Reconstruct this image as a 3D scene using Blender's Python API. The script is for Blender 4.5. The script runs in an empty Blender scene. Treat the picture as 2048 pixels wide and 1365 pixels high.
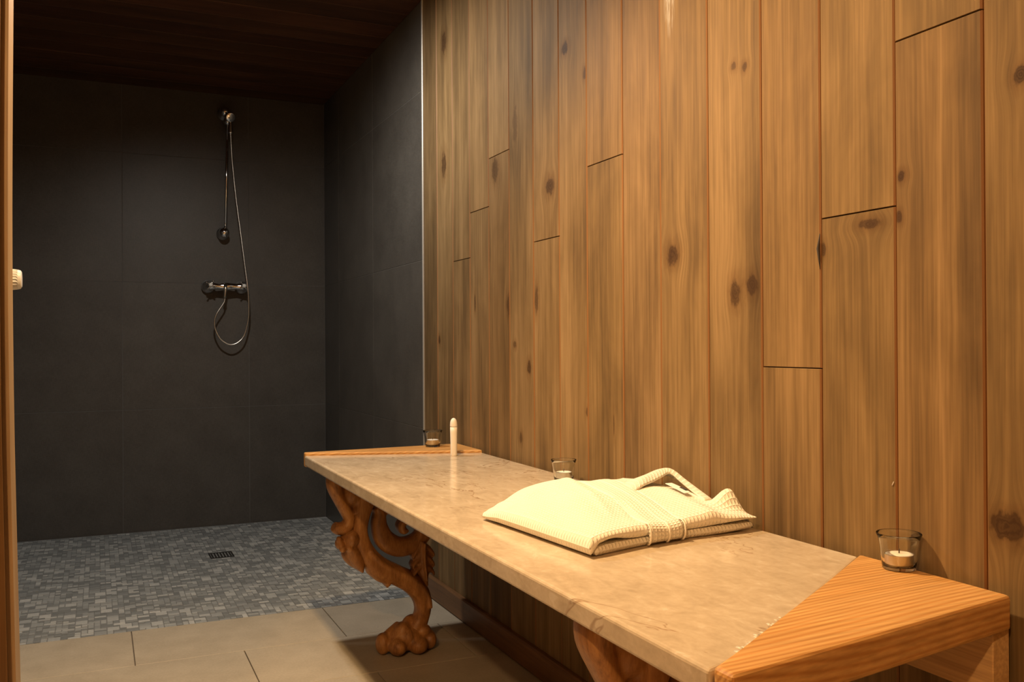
import bpy, bmesh, math, random
from mathutils import Vector, Matrix
random.seed(7)
sc = bpy.context.scene
COL = sc.collection
PI = math.pi

# ------------------------------------------------------------------ camera
cam_d = bpy.data.cameras.new('camera'); cam = bpy.data.objects.new('camera', cam_d); COL.objects.link(cam)
cam_d.sensor_width = 36.0; cam_d.lens = 1830.117 / 2048 * 36; cam_d.clip_start = 0.02
r_ = Vector((0.91120839, -0.41190749, -0.00561189)); u_ = Vector((0.00368457, -0.00547297, 0.99997824)); w_ = Vector((0.41192924, 0.91120923, 0.00346931))
m = Matrix((( r_.x, u_.x, -w_.x, 0), (r_.y, u_.y, -w_.y, 0), (r_.z, u_.z, -w_.z, 0.877), (0, 0, 0, 1)))
cam.matrix_world = m
sc.camera = cam

# ------------------------------------------------------------------ world, exposure, lamps
wd = bpy.data.worlds.new('world'); sc.world = wd; wd.use_nodes = True
wd.node_tree.nodes['Background'].inputs[0].default_value = (0.5, 0.45, 0.4, 1)
wd.node_tree.nodes['Background'].inputs[1].default_value = 0.02
sc.view_settings.view_transform = 'Standard'; sc.view_settings.look = 'None'
sc.view_settings.gamma = 1; sc.view_settings.use_curve_mapping = False
sc.view_settings.exposure = 0.0

def bulb(name, loc, power, color, cone=None, blend=1.0, aim=(0, 0, -1), radius=0.007):
    d = bpy.data.lights.new(name, 'SPOT' if cone else 'POINT'); d.energy = power; d.color = color; d.shadow_soft_size = radius
    o = bpy.data.objects.new(name, d); COL.objects.link(o); o.location = loc
    if cone:
        d.spot_size = math.radians(cone); d.spot_blend = blend; o.rotation_euler = Vector(aim).to_track_quat('-Z', 'Y').to_euler()
    return o
ZC = 2.109
WARM = (1.0, 0.65, 0.31); NEAR = (1.0, 0.59, 0.25); COOL = (1.0, 0.92, 0.80)
LAMPS = [((0.28, 1.55), 172, WARM, 138, 1.0, (0.12, -0.12, -1)), ((-0.70, -0.40), 92, NEAR, None, 1, None), ((0.33, 2.82), 66, COOL, 176, 0.75, (0.15, 0.0, -1))]
for (lx, ly), pw, c, cone, bl, aim in LAMPS:       # each ceiling lamp is a ring of seven small bulbs
    spots = [(0, 0)] + [(0.036 * math.cos(k * PI / 3), 0.036 * math.sin(k * PI / 3)) for k in range(6)]
    for dx, dy in spots: bulb('ceiling_lamp_bulb', (lx + dx, ly + dy, ZC - 0.07), pw / 7, c, cone, bl, aim)

# ------------------------------------------------------------------ node helpers
class NT:
    def __init__(s, name):
        s.mat = bpy.data.materials.new(name); s.mat.use_nodes = True
        s.t = s.mat.node_tree; s.bsdf = s.t.nodes['Principled BSDF']
    def n(s, ty, **kw):
        nd = s.t.nodes.new(ty)
        for k, v in kw.items(): setattr(nd, k, v)
        return nd
    def put(s, sock, v):
        if isinstance(v, bpy.types.NodeSocket): s.t.links.new(v, sock)
        elif isinstance(v, (tuple, list)) and len(v) == 3 and sock.type == 'RGBA': sock.default_value = (*v, 1)
        else: sock.default_value = v
    def math(s, op, a, b=0.0, c=None, clamp=False):
        nd = s.n('ShaderNodeMath', operation=op, use_clamp=clamp); s.put(nd.inputs[0], a); s.put(nd.inputs[1], b)
        if c is not None: s.put(nd.inputs[2], c)
        return nd.outputs[0]
    def vmath(s, op, a, b=(0, 0, 0)):
        nd = s.n('ShaderNodeVectorMath', operation=op); s.put(nd.inputs[0], a); s.put(nd.inputs[1], b); return nd.outputs[0]
    def noise(s, vec, scale=1, detail=3, rough=0.5, dist=0.0):
        nd = s.n('ShaderNodeTexNoise'); s.put(nd.inputs['Vector'], vec)
        nd.inputs['Scale'].default_value = scale; nd.inputs['Detail'].default_value = detail
        nd.inputs['Roughness'].default_value = rough; nd.inputs['Distortion'].default_value = dist
        return nd.outputs[0]
    def mix(s, f, a, b, mode='MIX'):
        nd = s.n('ShaderNodeMix', data_type='RGBA', blend_type=mode); nd.clamp_factor = True
        s.put(nd.inputs[0], f); s.put(nd.inputs[6], a); s.put(nd.inputs[7], b); return nd.outputs[2]
    def ramp(s, f, stops):
        nd = s.n('ShaderNodeValToRGB'); s.put(nd.inputs[0], f); e = nd.color_ramp.elements
        while len(e) < len(stops): e.new(0.5)
        for i, (p, c) in enumerate(stops): e[i].position = p; e[i].color = (*c, 1)
        return nd.outputs[0]
    def sstep(s, x, lo, hi, a=0.0, b=1.0):
        nd = s.n('ShaderNodeMapRange', interpolation_type='SMOOTHSTEP'); s.put(nd.inputs[0], x)
        nd.inputs[1].default_value = lo; nd.inputs[2].default_value = hi; nd.inputs[3].default_value = a; nd.inputs[4].default_value = b
        return nd.outputs[0]
    def pos(s): return s.n('ShaderNodeNewGeometry').outputs['Position']
    def obc(s): return s.n('ShaderNodeTexCoord').outputs['Object']
    def bump(s, h, strength=0.3, dist=0.002):
        nd = s.n('ShaderNodeBump'); nd.inputs['Strength'].default_value = strength; nd.inputs['Distance'].default_value = dist
        s.put(nd.inputs['Height'], h); s.t.links.new(nd.outputs[0], s.bsdf.inputs['Normal'])
    def set(s, color=None, rough=None, metal=None, spec=None):
        b = s.bsdf
        if color is not None: s.put(b.inputs['Base Color'], color)
        if rough is not None: s.put(b.inputs['Roughness'], rough)
        if metal is not None: s.put(b.inputs['Metallic'], metal)
        if spec is not None: s.put(b.inputs['Specular IOR Level'], spec)
        return s.mat

def wood(name, along, c_dark, c_mid, c_light, rough=0.5, knots=(), streak=9, grain=190, ringy=0.0, spec=0.3, smear=None):
    t = NT(name); p = t.pos()
    oi = t.n('ShaderNodeObjectInfo')
    off = t.vmath('MULTIPLY', t.n('ShaderNodeCombineXYZ').outputs[0], (0, 0, 0))
    cmb = t.n('ShaderNodeCombineXYZ')
    for i, k in enumerate((37.0, 61.0, 83.0)): t.put(cmb.inputs[i], t.math('MULTIPLY', oi.outputs['Random'], k))
    a = {'x': 0, 'y': 1, 'z': 2}[along]
    def stretch(cross, alongs): v = [cross] * 3; v[a] = alongs; return tuple(v)
    sep = t.n('ShaderNodeSeparateXYZ'); t.put(sep.inputs[0], p)
    dmin = None; kfs = []
    bend = None
    for (ky, kz, ry, rz, st) in knots:
        dy = t.math('MULTIPLY', t.math('SUBTRACT', sep.outputs[1], ky), 1 / ry)
        dz = t.math('MULTIPLY', t.math('SUBTRACT', sep.outputs[2], kz), 1 / rz)
        d2 = t.math('ADD', t.math('MULTIPLY', dy, dy), t.math('MULTIPLY', dz, dz))
        d = t.math('SQRT', d2)
        kfs.append((d, st))
        # the grain flows around the knot
        fall = t.math('POWER', 2.718, t.math('MULTIPLY', d2, -0.16))
        b = t.math('MULTIPLY', t.math('MULTIPLY', dy, fall), -ry * 0.75)
        bend = b if bend is None else t.math('ADD', bend, b)
    q = t.vmath('ADD', p, cmb.outputs[0])
    if bend is not None:
        cb = t.n('ShaderNodeCombineXYZ'); t.put(cb.inputs[1], bend); q = t.vmath('ADD', q, cb.outputs[0])
    n1 = t.noise(t.vmath('MULTIPLY', q, stretch(streak, 0.9)), 1, 3, 0.55, 0.6)
    n2 = t.noise(t.vmath('MULTIPLY', q, stretch(grain, 5)), 1, 2, 0.6)
    n3 = t.noise(t.vmath('MULTIPLY', q, stretch(7, 3.2)), 1, 4, 0.6, 0.4)
    n4 = t.noise(t.vmath('MULTIPLY', q, stretch(55, 2.0)), 1, 2, 0.5)
    f = t.math('ADD', t.math('MULTIPLY', n1, 0.46), t.math('ADD', t.math('MULTIPLY', n3, 0.32), t.math('MULTIPLY', n4, 0.22)))
    col = t.ramp(f, [(0.36, c_dark), (0.5, c_mid), (0.63, c_light)])
    col = t.mix(0.65, col, t.ramp(n2, [(0.3, (0.60, 0.57, 0.54)), (0.68, (1.06, 1.06, 1.06))]), 'MULTIPLY')
    if ringy > 0:
        lo = t.noise(t.vmath('MULTIPLY', q, stretch(7, 1.0)), 1, 1, 0.4)
        run = t.math('ADD', t.math('MULTIPLY_ADD', sep.outputs[1], 700.0, t.math('MULTIPLY', sep.outputs[2], 620.0)), t.math('MULTIPLY', lo, 58.0))
        wv = t.math('SINE', t.math('ADD', t.math('MULTIPLY_ADD', sep.outputs[0], -60.0, run), t.math('MULTIPLY', n4, 2.0)))
        wv2 = t.math('POWER', t.math('MULTIPLY_ADD', wv, 0.5, 0.5), 1.6)
        col = t.mix(t.math('MULTIPLY', wv2, ringy), col, t.mix(1.0, col, (0.66, 0.44, 0.24), 'MULTIPLY'))
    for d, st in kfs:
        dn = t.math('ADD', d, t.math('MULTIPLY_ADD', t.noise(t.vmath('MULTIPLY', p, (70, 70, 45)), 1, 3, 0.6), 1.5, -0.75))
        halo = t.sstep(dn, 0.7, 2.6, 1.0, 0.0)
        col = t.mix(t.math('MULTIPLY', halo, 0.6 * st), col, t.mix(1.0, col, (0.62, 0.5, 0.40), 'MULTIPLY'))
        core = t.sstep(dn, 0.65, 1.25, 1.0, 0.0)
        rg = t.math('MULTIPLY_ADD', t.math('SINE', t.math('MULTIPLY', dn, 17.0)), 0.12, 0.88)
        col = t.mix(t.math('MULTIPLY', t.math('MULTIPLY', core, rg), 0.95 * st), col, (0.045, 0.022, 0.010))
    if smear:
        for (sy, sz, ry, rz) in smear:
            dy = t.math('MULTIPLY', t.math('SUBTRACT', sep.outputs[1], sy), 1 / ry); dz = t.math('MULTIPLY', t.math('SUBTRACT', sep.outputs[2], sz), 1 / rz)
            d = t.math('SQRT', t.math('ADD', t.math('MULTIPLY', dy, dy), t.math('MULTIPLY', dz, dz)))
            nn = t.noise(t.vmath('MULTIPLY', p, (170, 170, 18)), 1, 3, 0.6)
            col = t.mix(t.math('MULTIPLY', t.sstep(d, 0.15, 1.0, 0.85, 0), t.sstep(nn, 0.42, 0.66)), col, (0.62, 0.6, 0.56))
    col = t.mix(1.0, col, oi.outputs['Color'], 'MULTIPLY')
    t.bump(n2, 0.12, 0.001)
    t.set(col, t.math('MULTIPLY_ADD', n2, 0.12, rough - 0.06), spec=spec)
    return t.mat

PLK = ((0.118, 0.074, 0.034), (0.222, 0.142, 0.064), (0.315, 0.205, 0.098))
EDGE = NT('plank_edge_lit').set((0.25, 0.118, 0.042), 0.6)  # orange paints in the light caught by the plank chamfers
M = {}
M['groove'] = NT('groove_wood').set((0.17, 0.07, 0.022), 0.7)
M['ceilwood'] = wood('ceiling_wood', 'x', (0.045, 0.02, 0.01), (0.085, 0.036, 0.017), (0.13, 0.058, 0.027), 0.6)
M['oldwood'] = wood('partition_wood', 'z', (0.12, 0.064, 0.026), (0.19, 0.104, 0.042), (0.26, 0.15, 0.064), 0.5)
M['edgewood'] = wood('edge_wood', 'z', (0.34, 0.235, 0.14), (0.39, 0.275, 0.165), (0.43, 0.31, 0.19), 0.5)
M['pine'] = wood('pine_board', 'x', (0.58, 0.31, 0.10), (0.66, 0.375, 0.135), (0.73, 0.44, 0.175), 0.38, streak=10, grain=160, ringy=0.6, spec=0.4)
M['rail'] = wood('rail_pine', 'y', (0.46, 0.27, 0.11), (0.55, 0.34, 0.15), (0.62, 0.4, 0.19), 0.5, knots=())
M['base'] = wood('baseboard_wood', 'y', (0.13, 0.065, 0.028), (0.2, 0.1, 0.045), (0.27, 0.14, 0.065), 0.45)
M['bracketwood'] = wood('room_wood', 'z', (0.22, 0.12, 0.05), (0.32, 0.19, 0.085), (0.42, 0.26, 0.12), 0.6)

def m_tile():
    t = NT('dark_wall_tile'); p = t.pos()
    oi = t.n('ShaderNodeObjectInfo')
    a = t.noise(t.vmath('MULTIPLY', p, (420, 420, 60)), 1, 2, 0.6); b = t.noise(t.vmath('MULTIPLY', p, (60, 60, 420)), 1, 2, 0.6)
    c = t.noise(p, 6, 4, 0.6)
    f = t.math('ADD', t.math('MULTIPLY', t.math('ADD', a, b), 0.3), t.math('MULTIPLY', c, 0.4))
    col = t.ramp(f, [(0.36, (0.058, 0.053, 0.048)), (0.64, (0.098, 0.091, 0.082))])
    col = t.mix(0.3, col, t.ramp(oi.outputs['Random'], [(0, (0.75, 0.75, 0.75)), (1, (1, 1, 1))]), 'MULTIPLY')
    t.bump(f, 0.25, 0.0015)
    return t.set(col, 0.42, spec=0.45)
M['tile'] = m_tile()
M['tilegrout'] = NT('wall_tile_grout').set((0.13, 0.125, 0.12), 0.8)

def m_floor():
    t = NT('beige_floor_tile'); p = t.pos(); oi = t.n('ShaderNodeObjectInfo')
    a = t.noise(p, 9, 5, 0.65); b = t.noise(p, 160, 2, 0.6)
    f = t.math('ADD', t.math('MULTIPLY', a, 0.6), t.math('MULTIPLY', b, 0.4))
    col = t.ramp(f, [(0.3, (0.36, 0.31, 0.24)), (0.5, (0.43, 0.375, 0.295)), (0.7, (0.5, 0.44, 0.35))])
    col = t.mix(0.5, col, t.ramp(oi.outputs['Random'], [(0, (0.9, 0.9, 0.9)), (1, (1, 1, 1))]), 'MULTIPLY')
    return t.set(col, 0.42, spec=0.4)
M['floor'] = m_floor()
M['floorgrout'] = NT('floor_grout').set((0.17, 0.14, 0.11), 0.85)
MOS = [(0.0, (0.17, 0.183, 0.192)), (0.35, (0.235, 0.25, 0.26)), (0.62, (0.31, 0.328, 0.338)), (0.86, (0.42, 0.436, 0.44)), (1.0, (0.54, 0.545, 0.54))]
def m_mos(name, island):
    t = NT(name)
    rnd = t.n('ShaderNodeNewGeometry').outputs['Random Per Island'] if island else t.n('ShaderNodeObjectInfo').outputs['Random']
    nz = t.noise(t.pos(), 90, 3, 0.6)
    col = t.ramp(t.math('ADD', t.math('MULTIPLY', rnd, 0.88), t.math('MULTIPLY_ADD', nz, 0.3, -0.09)), MOS)
    return t.set(col, 0.45, spec=0.4)
M['mos_one'] = m_mos('mosaic_stone', False); M['mos_many'] = m_mos('mosaic_stone_field', True)
M['mosgrout'] = NT('mosaic_grout').set((0.19, 0.198, 0.203), 0.9)

def m_stone():
    t = NT('beige_limestone'); p = t.pos()
    a = t.noise(p, 7, 6, 0.65, 0.8); b = t.noise(t.vmath('MULTIPLY', p, (1, 0.45, 1)), 38, 4, 0.6, 1.0); c = t.noise(p, 120, 2, 0.5)
    f = t.math('ADD', t.math('MULTIPLY', a, 0.45), t.math('ADD', t.math('MULTIPLY', b, 0.4), t.math('MULTIPLY', c, 0.15)))
    col = t.ramp(f, [(0.34, (0.42, 0.335, 0.235)), (0.5, (0.535, 0.435, 0.315)), (0.64, (0.62, 0.52, 0.395))])
    v1 = t.math('ABSOLUTE', t.math('SUBTRACT', t.noise(t.vmath('MULTIPLY', p, (1.0, 0.42, 1)), 4.2, 5, 0.62, 0.7), 0.5))
    msk = t.sstep(t.noise(p, 3.1, 1, 0.5), 0.44, 0.6)
    col = t.mix(t.math('MULTIPLY', t.sstep(v1, 0.0, 0.008, 1, 0), t.math('MULTIPLY', msk, 0.6)), col, (0.25, 0.14, 0.07))
    w = t.sstep(b, 0.62, 0.72); col = t.mix(t.math('MULTIPLY', w, 0.35), col, (0.68, 0.62, 0.52))
    t.bump(a, 0.03, 0.002)
    return t.set(col, t.math('MULTIPLY_ADD', b, 0.1, 0.12), spec=0.5)
M['stone'] = m_stone()

def m_leg():
    t = NT('carved_brown_wood'); p = t.obc()
    a = t.noise(t.vmath('MULTIPLY', p, (30, 30, 9)), 1, 5, 0.65, 0.6); b = t.noise(t.vmath('MULTIPLY', p, (260, 260, 50)), 1, 2, 0.6)
    f = t.math('ADD', t.math('MULTIPLY', a, 0.75), t.math('MULTIPLY', b, 0.25))
    col = t.ramp(f, [(0.32, (0.14, 0.058, 0.018)), (0.5, (0.33, 0.15, 0.048)), (0.66, (0.48, 0.245, 0.085))])
    t.bump(f, 0.35, 0.004)
    return t.set(col, 0.42, spec=0.4)
M['leg'] = m_leg()

def m_waffle():
    t = NT('cream_waffle_cotton')
    uv = t.n('ShaderNodeUVMap').outputs[0]
    sp = t.n('ShaderNodeSeparateXYZ'); t.put(sp.inputs[0], uv)
    def tri(s): return t.math('ABSOLUTE', t.math('SINE', t.math('MULTIPLY', s, PI / 0.0078)))
    h = t.math('MINIMUM', t.math('POWER', tri(sp.outputs[0]), 0.7), t.math('POWER', tri(sp.outputs[1]), 0.7))
    cell = t.math('SUBTRACT', 1.0, h)
    nz = t.noise(t.obc(), 420, 2, 0.6)
    t.bump(t.math('ADD', cell, t.math('MULTIPLY', nz, 0.25)), 0.75, 0.0024)
    col = t.mix(cell, (0.83, 0.775, 0.66), (0.91, 0.865, 0.76))
    t.bsdf.inputs['Sheen Weight'].default_value = 0.15
    return t.set(col, 0.9, spec=0.1)
M['waffle'] = m_waffle()
M['hem'] = NT('cream_cotton').set((0.88, 0.82, 0.71), 0.9, spec=0.1)
M['label'] = NT('white_label').set((0.85, 0.82, 0.76), 0.7)
M['ink'] = NT('dark_print').set((0.04, 0.035, 0.035), 0.7)

def m_glass():
    t = NT('clear_glass'); t.set((0.97, 0.99, 0.97), 0.0, spec=0.5)
    t.bsdf.inputs['Transmission Weight'].default_value = 1.0; t.bsdf.inputs['IOR'].default_value = 1.48
    return t.mat
M['glass'] = m_glass()
def m_wax(name, c, ss):
    t = NT(name); t.set(c, 0.5, spec=0.35); t.bsdf.inputs['Subsurface Weight'].default_value = ss
    t.bsdf.inputs['Subsurface Radius'].default_value = (0.006, 0.004, 0.003); return t.mat
M['wax'] = m_wax('white_wax', (0.86, 0.8, 0.72), 0.15)
M['tin'] = NT('tealight_aluminium').set((0.72, 0.70, 0.68), 0.35, 1.0)
M['wick'] = NT('burnt_wick').set((0.015, 0.013, 0.012), 0.9)
M['chrome'] = NT('polished_chrome').set((0.85, 0.86, 0.88), 0.1, 1.0)
M['hose'] = NT('ribbed_steel_hose').set((0.8, 0.79, 0.76), 0.3, 1.0)
M['porc'] = NT('white_porcelain').set((0.82, 0.8, 0.76), 0.25)
M['alu'] = NT('brushed_aluminium_trim').set((0.50, 0.48, 0.45), 0.5, 0.6)
M['plastic'] = NT('white_plastic').set((0.82, 0.80, 0.77), 0.35)
M['slot'] = NT('dark_slot').set((0.05, 0.04, 0.035), 0.7)
M['brass'] = NT('nickel_brass').set((0.6, 0.55, 0.45), 0.3, 1.0)
M['drain'] = NT('dark_drain_grate').set((0.022, 0.021, 0.02), 0.45, 0.3)
M['plaster'] = NT('dim_plaster').set((0.32, 0.26, 0.19), 0.9)

# ------------------------------------------------------------------ mesh helpers
def mesh(name, verts, faces, smooth=False):
    me = bpy.data.meshes.new(name); me.from_pydata([tuple(v) for v in verts], [], faces); me.update()
    if smooth:
        for p in me.polygons: p.use_smooth = True
    return me
def bmesh_mesh(name, bm, smooth=False):
    bmesh.ops.recalc_face_normals(bm, faces=bm.faces[:])
    me = bpy.data.meshes.new(name); bm.to_mesh(me); bm.free()
    if smooth:
        for p in me.polygons: p.use_smooth = True
    return me
def wloc(o):
    v = Vector((0, 0, 0))
    while o: v += o.location; o = o.parent
    return v
def obj(name, me, mat=None, parent=None, loc=(0, 0, 0), color=None, kind=None):
    """loc is the world place of the mesh's own origin"""
    o = bpy.data.objects.new(name, me); COL.objects.link(o)
    if mat is not None and len(me.materials) == 0: me.materials.append(mat)
    l = Vector(loc)
    if parent: o.parent = parent; l = l - wloc(parent)
    o.location = l
    if color: o.color = (*color, 1)
    if kind: o['kind'] = kind
    return o
def thing(name, label, cat, loc, group=None):
    o = bpy.data.objects.new(name, None); COL.objects.link(o); o.location = loc; o.empty_display_size = 0.05
    o['label'] = label; o['category'] = cat
    if group: o['group'] = group
    return o
def tag(o, label, cat, group=None):
    o['label'] = label; o['category'] = cat
    if group: o['group'] = group
    return o
def box_mesh(name, lo, hi):
    x0, y0, z0 = lo; x1, y1, z1 = hi
    v = [(x0, y0, z0), (x1, y0, z0), (x1, y1, z0), (x0, y1, z0), (x0, y0, z1), (x1, y0, z1), (x1, y1, z1), (x0, y1, z1)]
    return mesh(name, v, [(0, 3, 2, 1), (4, 5, 6, 7), (0, 1, 5, 4), (1, 2, 6, 5), (2, 3, 7, 6), (3, 0, 4, 7)])
_pc = {}
def piece(name, a, b, t, c, axis, ce=None):
    """flat piece a by b, thickness t, chamfered face edge c. Face looks along axis ('-x','+z','-y','-z'); origin at the middle of its back"""
    key = (name, round(a, 4), round(b, 4), round(t, 4), round(c, 4), axis, ce)
    if ce is None: ce = c
    if key in _pc: return _pc[key]
    A, B = a / 2, b / 2
    v = [(-A, -B, 0), (A, -B, 0), (A, B, 0), (-A, B, 0), (-A, -B, t - c), (A, -B, t - c), (A, B, t - c), (-A, B, t - c),
         (-A + c, -B + ce, t), (A - c, -B + ce, t), (A - c, B - ce, t), (-A + c, B - ce, t)]
    f = [(0, 3, 2, 1)] + [(i, (i + 1) % 4, (i + 1) % 4 + 4, i + 4) for i in range(4)] + [(i + 4, (i + 1) % 4 + 4, (i + 1) % 4 + 8, i + 8) for i in range(4)] + [(8, 9, 10, 11)]
    def mp(p):
        x, y, z = p
        if axis == '+z': return (x, y, z)
        if axis == '-z': return (x, -y, -z)
        if axis == '-x': return (-z, -x, y)       # a runs along y, b along z
        if axis == '+x': return (z, x, y)
        if axis == '-y': return (x, -z, y)        # a runs along x, b along z
    me = mesh(name, [mp(p) for p in v], f); _pc[key] = me
    return me
def lathe(name, prof, seg=32, axis='z', smooth=True):
    """prof: (r, h) list; closed at r=0 ends"""
    vs = []; fs = []; rows = []
    for r, h in prof:
        if r < 1e-6: rows.append([len(vs)]); vs.append((0, 0, h))
        else:
            rows.append(list(range(len(vs), len(vs) + seg)))
            vs += [(r * math.cos(2 * PI * k / seg), r * math.sin(2 * PI * k / seg), h) for k in range(seg)]
    for a, b in zip(rows, rows[1:]):
        for k in range(seg):
            k2 = (k + 1) % seg
            if len(a) == 1 and len(b) == 1: continue
            if len(a) == 1: fs.append((a[0], b[k2], b[k]))
            elif len(b) == 1: fs.append((a[k], a[k2], b[0]))
            else: fs.append((a[k], a[k2], b[k2], b[k]))
    if axis == 'x': vs = [(h, x, y) for x, y, h in vs]
    if axis == 'y': vs = [(y, h, x) for x, y, h in vs]
    bm = bmesh.new(); bv = [bm.verts.new(v) for v in vs]
    for f in fs: bm.faces.new([bv[i] for i in f])
    return bmesh_mesh(name, bm, smooth)
def catmull(pts, n=6):
    P = [pts[0]] + list(pts) + [pts[-1]]; out = []
    for i in range(1, len(P) - 2):
        p0, p1, p2, p3 = P[i - 1], P[i], P[i + 1], P[i + 2]
        for k in range(n):
            t = k / n
            out.append(tuple(0.5 * ((2 * b) + (-a + c) * t + (2 * a - 5 * b + 4 * c - d) * t * t + (-a + 3 * b - 3 * c + d) * t ** 3) for a, b, c, d in zip(p0, p1, p2, p3)))
    out.append(tuple(pts[-1])); return out
def tube(bm, pts, radius, seg=10, cap=True):
    """round tube through 3D points; radius number or list"""
    P = [Vector(p) for p in pts]; n = len(P); rings = []
    up = Vector((0.13, 1, 0.07)).normalized()
    for i in range(n):
        t = (P[min(i + 1, n - 1)] - P[max(i - 1, 0)]).normalized()
        a = t.cross(up)
        if a.length < 1e-4: a = t.cross(Vector((1, 0, 0)))
        a.normalize(); b = t.cross(a).normalized()
        r = radius[i] if isinstance(radius, (list, tuple)) else radius
        rings.append([bm.verts.new(P[i] + r * (math.cos(2 * PI * k / seg) * a + math.sin(2 * PI * k / seg) * b)) for k in range(seg)])
    for A, B in zip(rings, rings[1:]):
        for k in range(seg): bm.faces.new((A[k], A[(k + 1) % seg], B[(k + 1) % seg], B[k]))
    if cap: bm.faces.new(rings[0]); bm.faces.new(rings[-1])
def tube_mesh(name, pts, radius, seg=10):
    bm = bmesh.new(); tube(bm, pts, radius, seg); return bmesh_mesh(name, bm, True)
def ball(bm, c, r, seg=14):
    mt = Matrix.Translation(Vector(c)) @ Matrix.Diagonal((*(r if isinstance(r, tuple) else (r, r, r)), 1))
    bmesh.ops.create_uvsphere(bm, u_segments=seg, v_segments=max(6, seg * 2 // 3), radius=1, matrix=mt)

# ------------------------------------------------------------------ the setting
W = 1.0585; YB = 4.667; YM = 3.052; XL = -0.45; YW = 3.10
X0 = -1.30; Y0 = -1.30; YP = 1.25; TP = 0.07
# floor: bed with grout, beige tiles on it in half bond, mosaic in the shower
fl = obj('floor', box_mesh('floor', (X0, Y0, -0.10), (W + 0.1, YB + 0.1, -0.006)), M['floorgrout']); fl['kind'] = 'structure'
row = 0; y1 = YM - 0.001; RH = 0.331; CW = 0.589
while y1 > Y0:
    y0 = max(y1 - RH, Y0); x = 0.089 + (0 if row % 2 == 0 else 0.290) - 3 * CW
    while x < W:
        xa, xb = max(x, X0), min(x + CW, W)
        if xb - xa > 0.01:
            obj('floor_tile', piece('floor_tile', xb - xa - 0.0028, y1 - y0 - 0.0022, 0.0065, 0.0008, '+z'), M['floor'], fl, ((xa + xb) / 2, (y0 + y1) / 2, -0.0065))
        x += CW
    y1 -= RH; row += 1
mb = obj('mosaic_bed', box_mesh('mosaic_bed', (XL, YM, -0.006), (W, YB, -0.0016)), M['mosgrout'], fl)
PT = 0.0182; nx = int((W - XL) / PT); ny = int((YB - YM) / PT)
DR = (0.418, 0.514, 3.953, 4.056)
occ = [[False] * ny for _ in range(nx)]
for i in range(nx):
    for j in range(ny):
        cx, cy = W - (i + 0.5) * PT, YM + (j + 0.5) * PT
        if DR[0] - 0.004 < cx < DR[1] + 0.004 and DR[2] - 0.004 < cy < DR[3] + 0.004: occ[i][j] = True
cells = []
for i in range(nx):
    for j in range(ny):
        if occ[i][j]: continue
        opts = [(2, 2), (2, 1), (1, 2), (1, 1)]; wts = [0.16, 0.26, 0.26, 0.32]
        a, b = random.choices(opts, wts)[0]
        if i + a > nx or j + b > ny or any(occ[i + p][j + q] for p in range(a) for q in range(b)): a = b = 1
        for p in range(a):
            for q in range(b): occ[i + p][j + q] = True
        cells.append((W - (i + a / 2) * PT, YM + (j + b / 2) * PT, a, b))
def seen(c): return c[0] > -0.066 * c[1] + 0.0 and c[0] < 0.60
cells.sort(key=lambda c: (0 if seen(c) else 1, (c[0] ** 2 + c[1] ** 2) ** 1.5 / (c[2] * c[3])))
for cx, cy, a, b in cells[:300]:
    obj('mosaic_tile', piece('mosaic_tile', a * PT - 0.0024, b * PT - 0.0024, 0.0036, 0.0006, '+z'), M['mos_one'], fl, (cx, cy, -0.0036 + random.uniform(-0.0003, 0.0003)))
vs = []; fs = []
for cx, cy, a, b in cells[300:]:
    A, B = (a * PT - 0.0024) / 2, (b * PT - 0.0024) / 2; k = len(vs); z = random.uniform(-0.0003, 0.0003)
    vs += [(cx - A, cy - B, -0.003), (cx + A, cy - B, -0.003), (cx + A, cy + B, -0.003), (cx - A, cy + B, -0.003),
           (cx - A, cy - B, z), (cx + A, cy - B, z), (cx + A, cy + B, z), (cx - A, cy + B, z)]
    fs += [(k + 4, k + 5, k + 6, k + 7)] + [(k + i, k + (i + 1) % 4, k + (i + 1) % 4 + 4, k + i + 4) for i in range(4)]
obj('mosaic_field', mesh('mosaic_field', vs, fs), M['mos_many'], fl, kind='stuff')

# ceiling of dark boards running across the room
ce = obj('ceiling', box_mesh('ceiling', (X0, Y0, ZC + 0.012), (W + 0.1, YB + 0.1, ZC + 0.1)), M['groove']); ce['kind'] = 'structure'
y = YB
while y > Y0 + 0.02:
    ya = max(y - 0.14, Y0)
    g = random.uniform(0.8, 1.2)
    obj('ceiling_plank', piece('ceiling_plank', W - X0, y - ya - 0.002, 0.012, 0.0015, '-z'), M['ceilwood'], ce, ((W + X0) / 2, (y + ya) / 2, ZC + 0.012), (g, g * random.uniform(0.95, 1.05), g))
    y -= 0.14
ring_me = lathe('lamp_ring', [(0.045, 0), (0.06, 0), (0.06, -0.006), (0.045, -0.006), (0.045, 0)], 28)
for (lx, ly), *_ in LAMPS: obj('lamp_ring', ring_me, M['alu'], ce, (lx, ly, ZC + 0.001))

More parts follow.
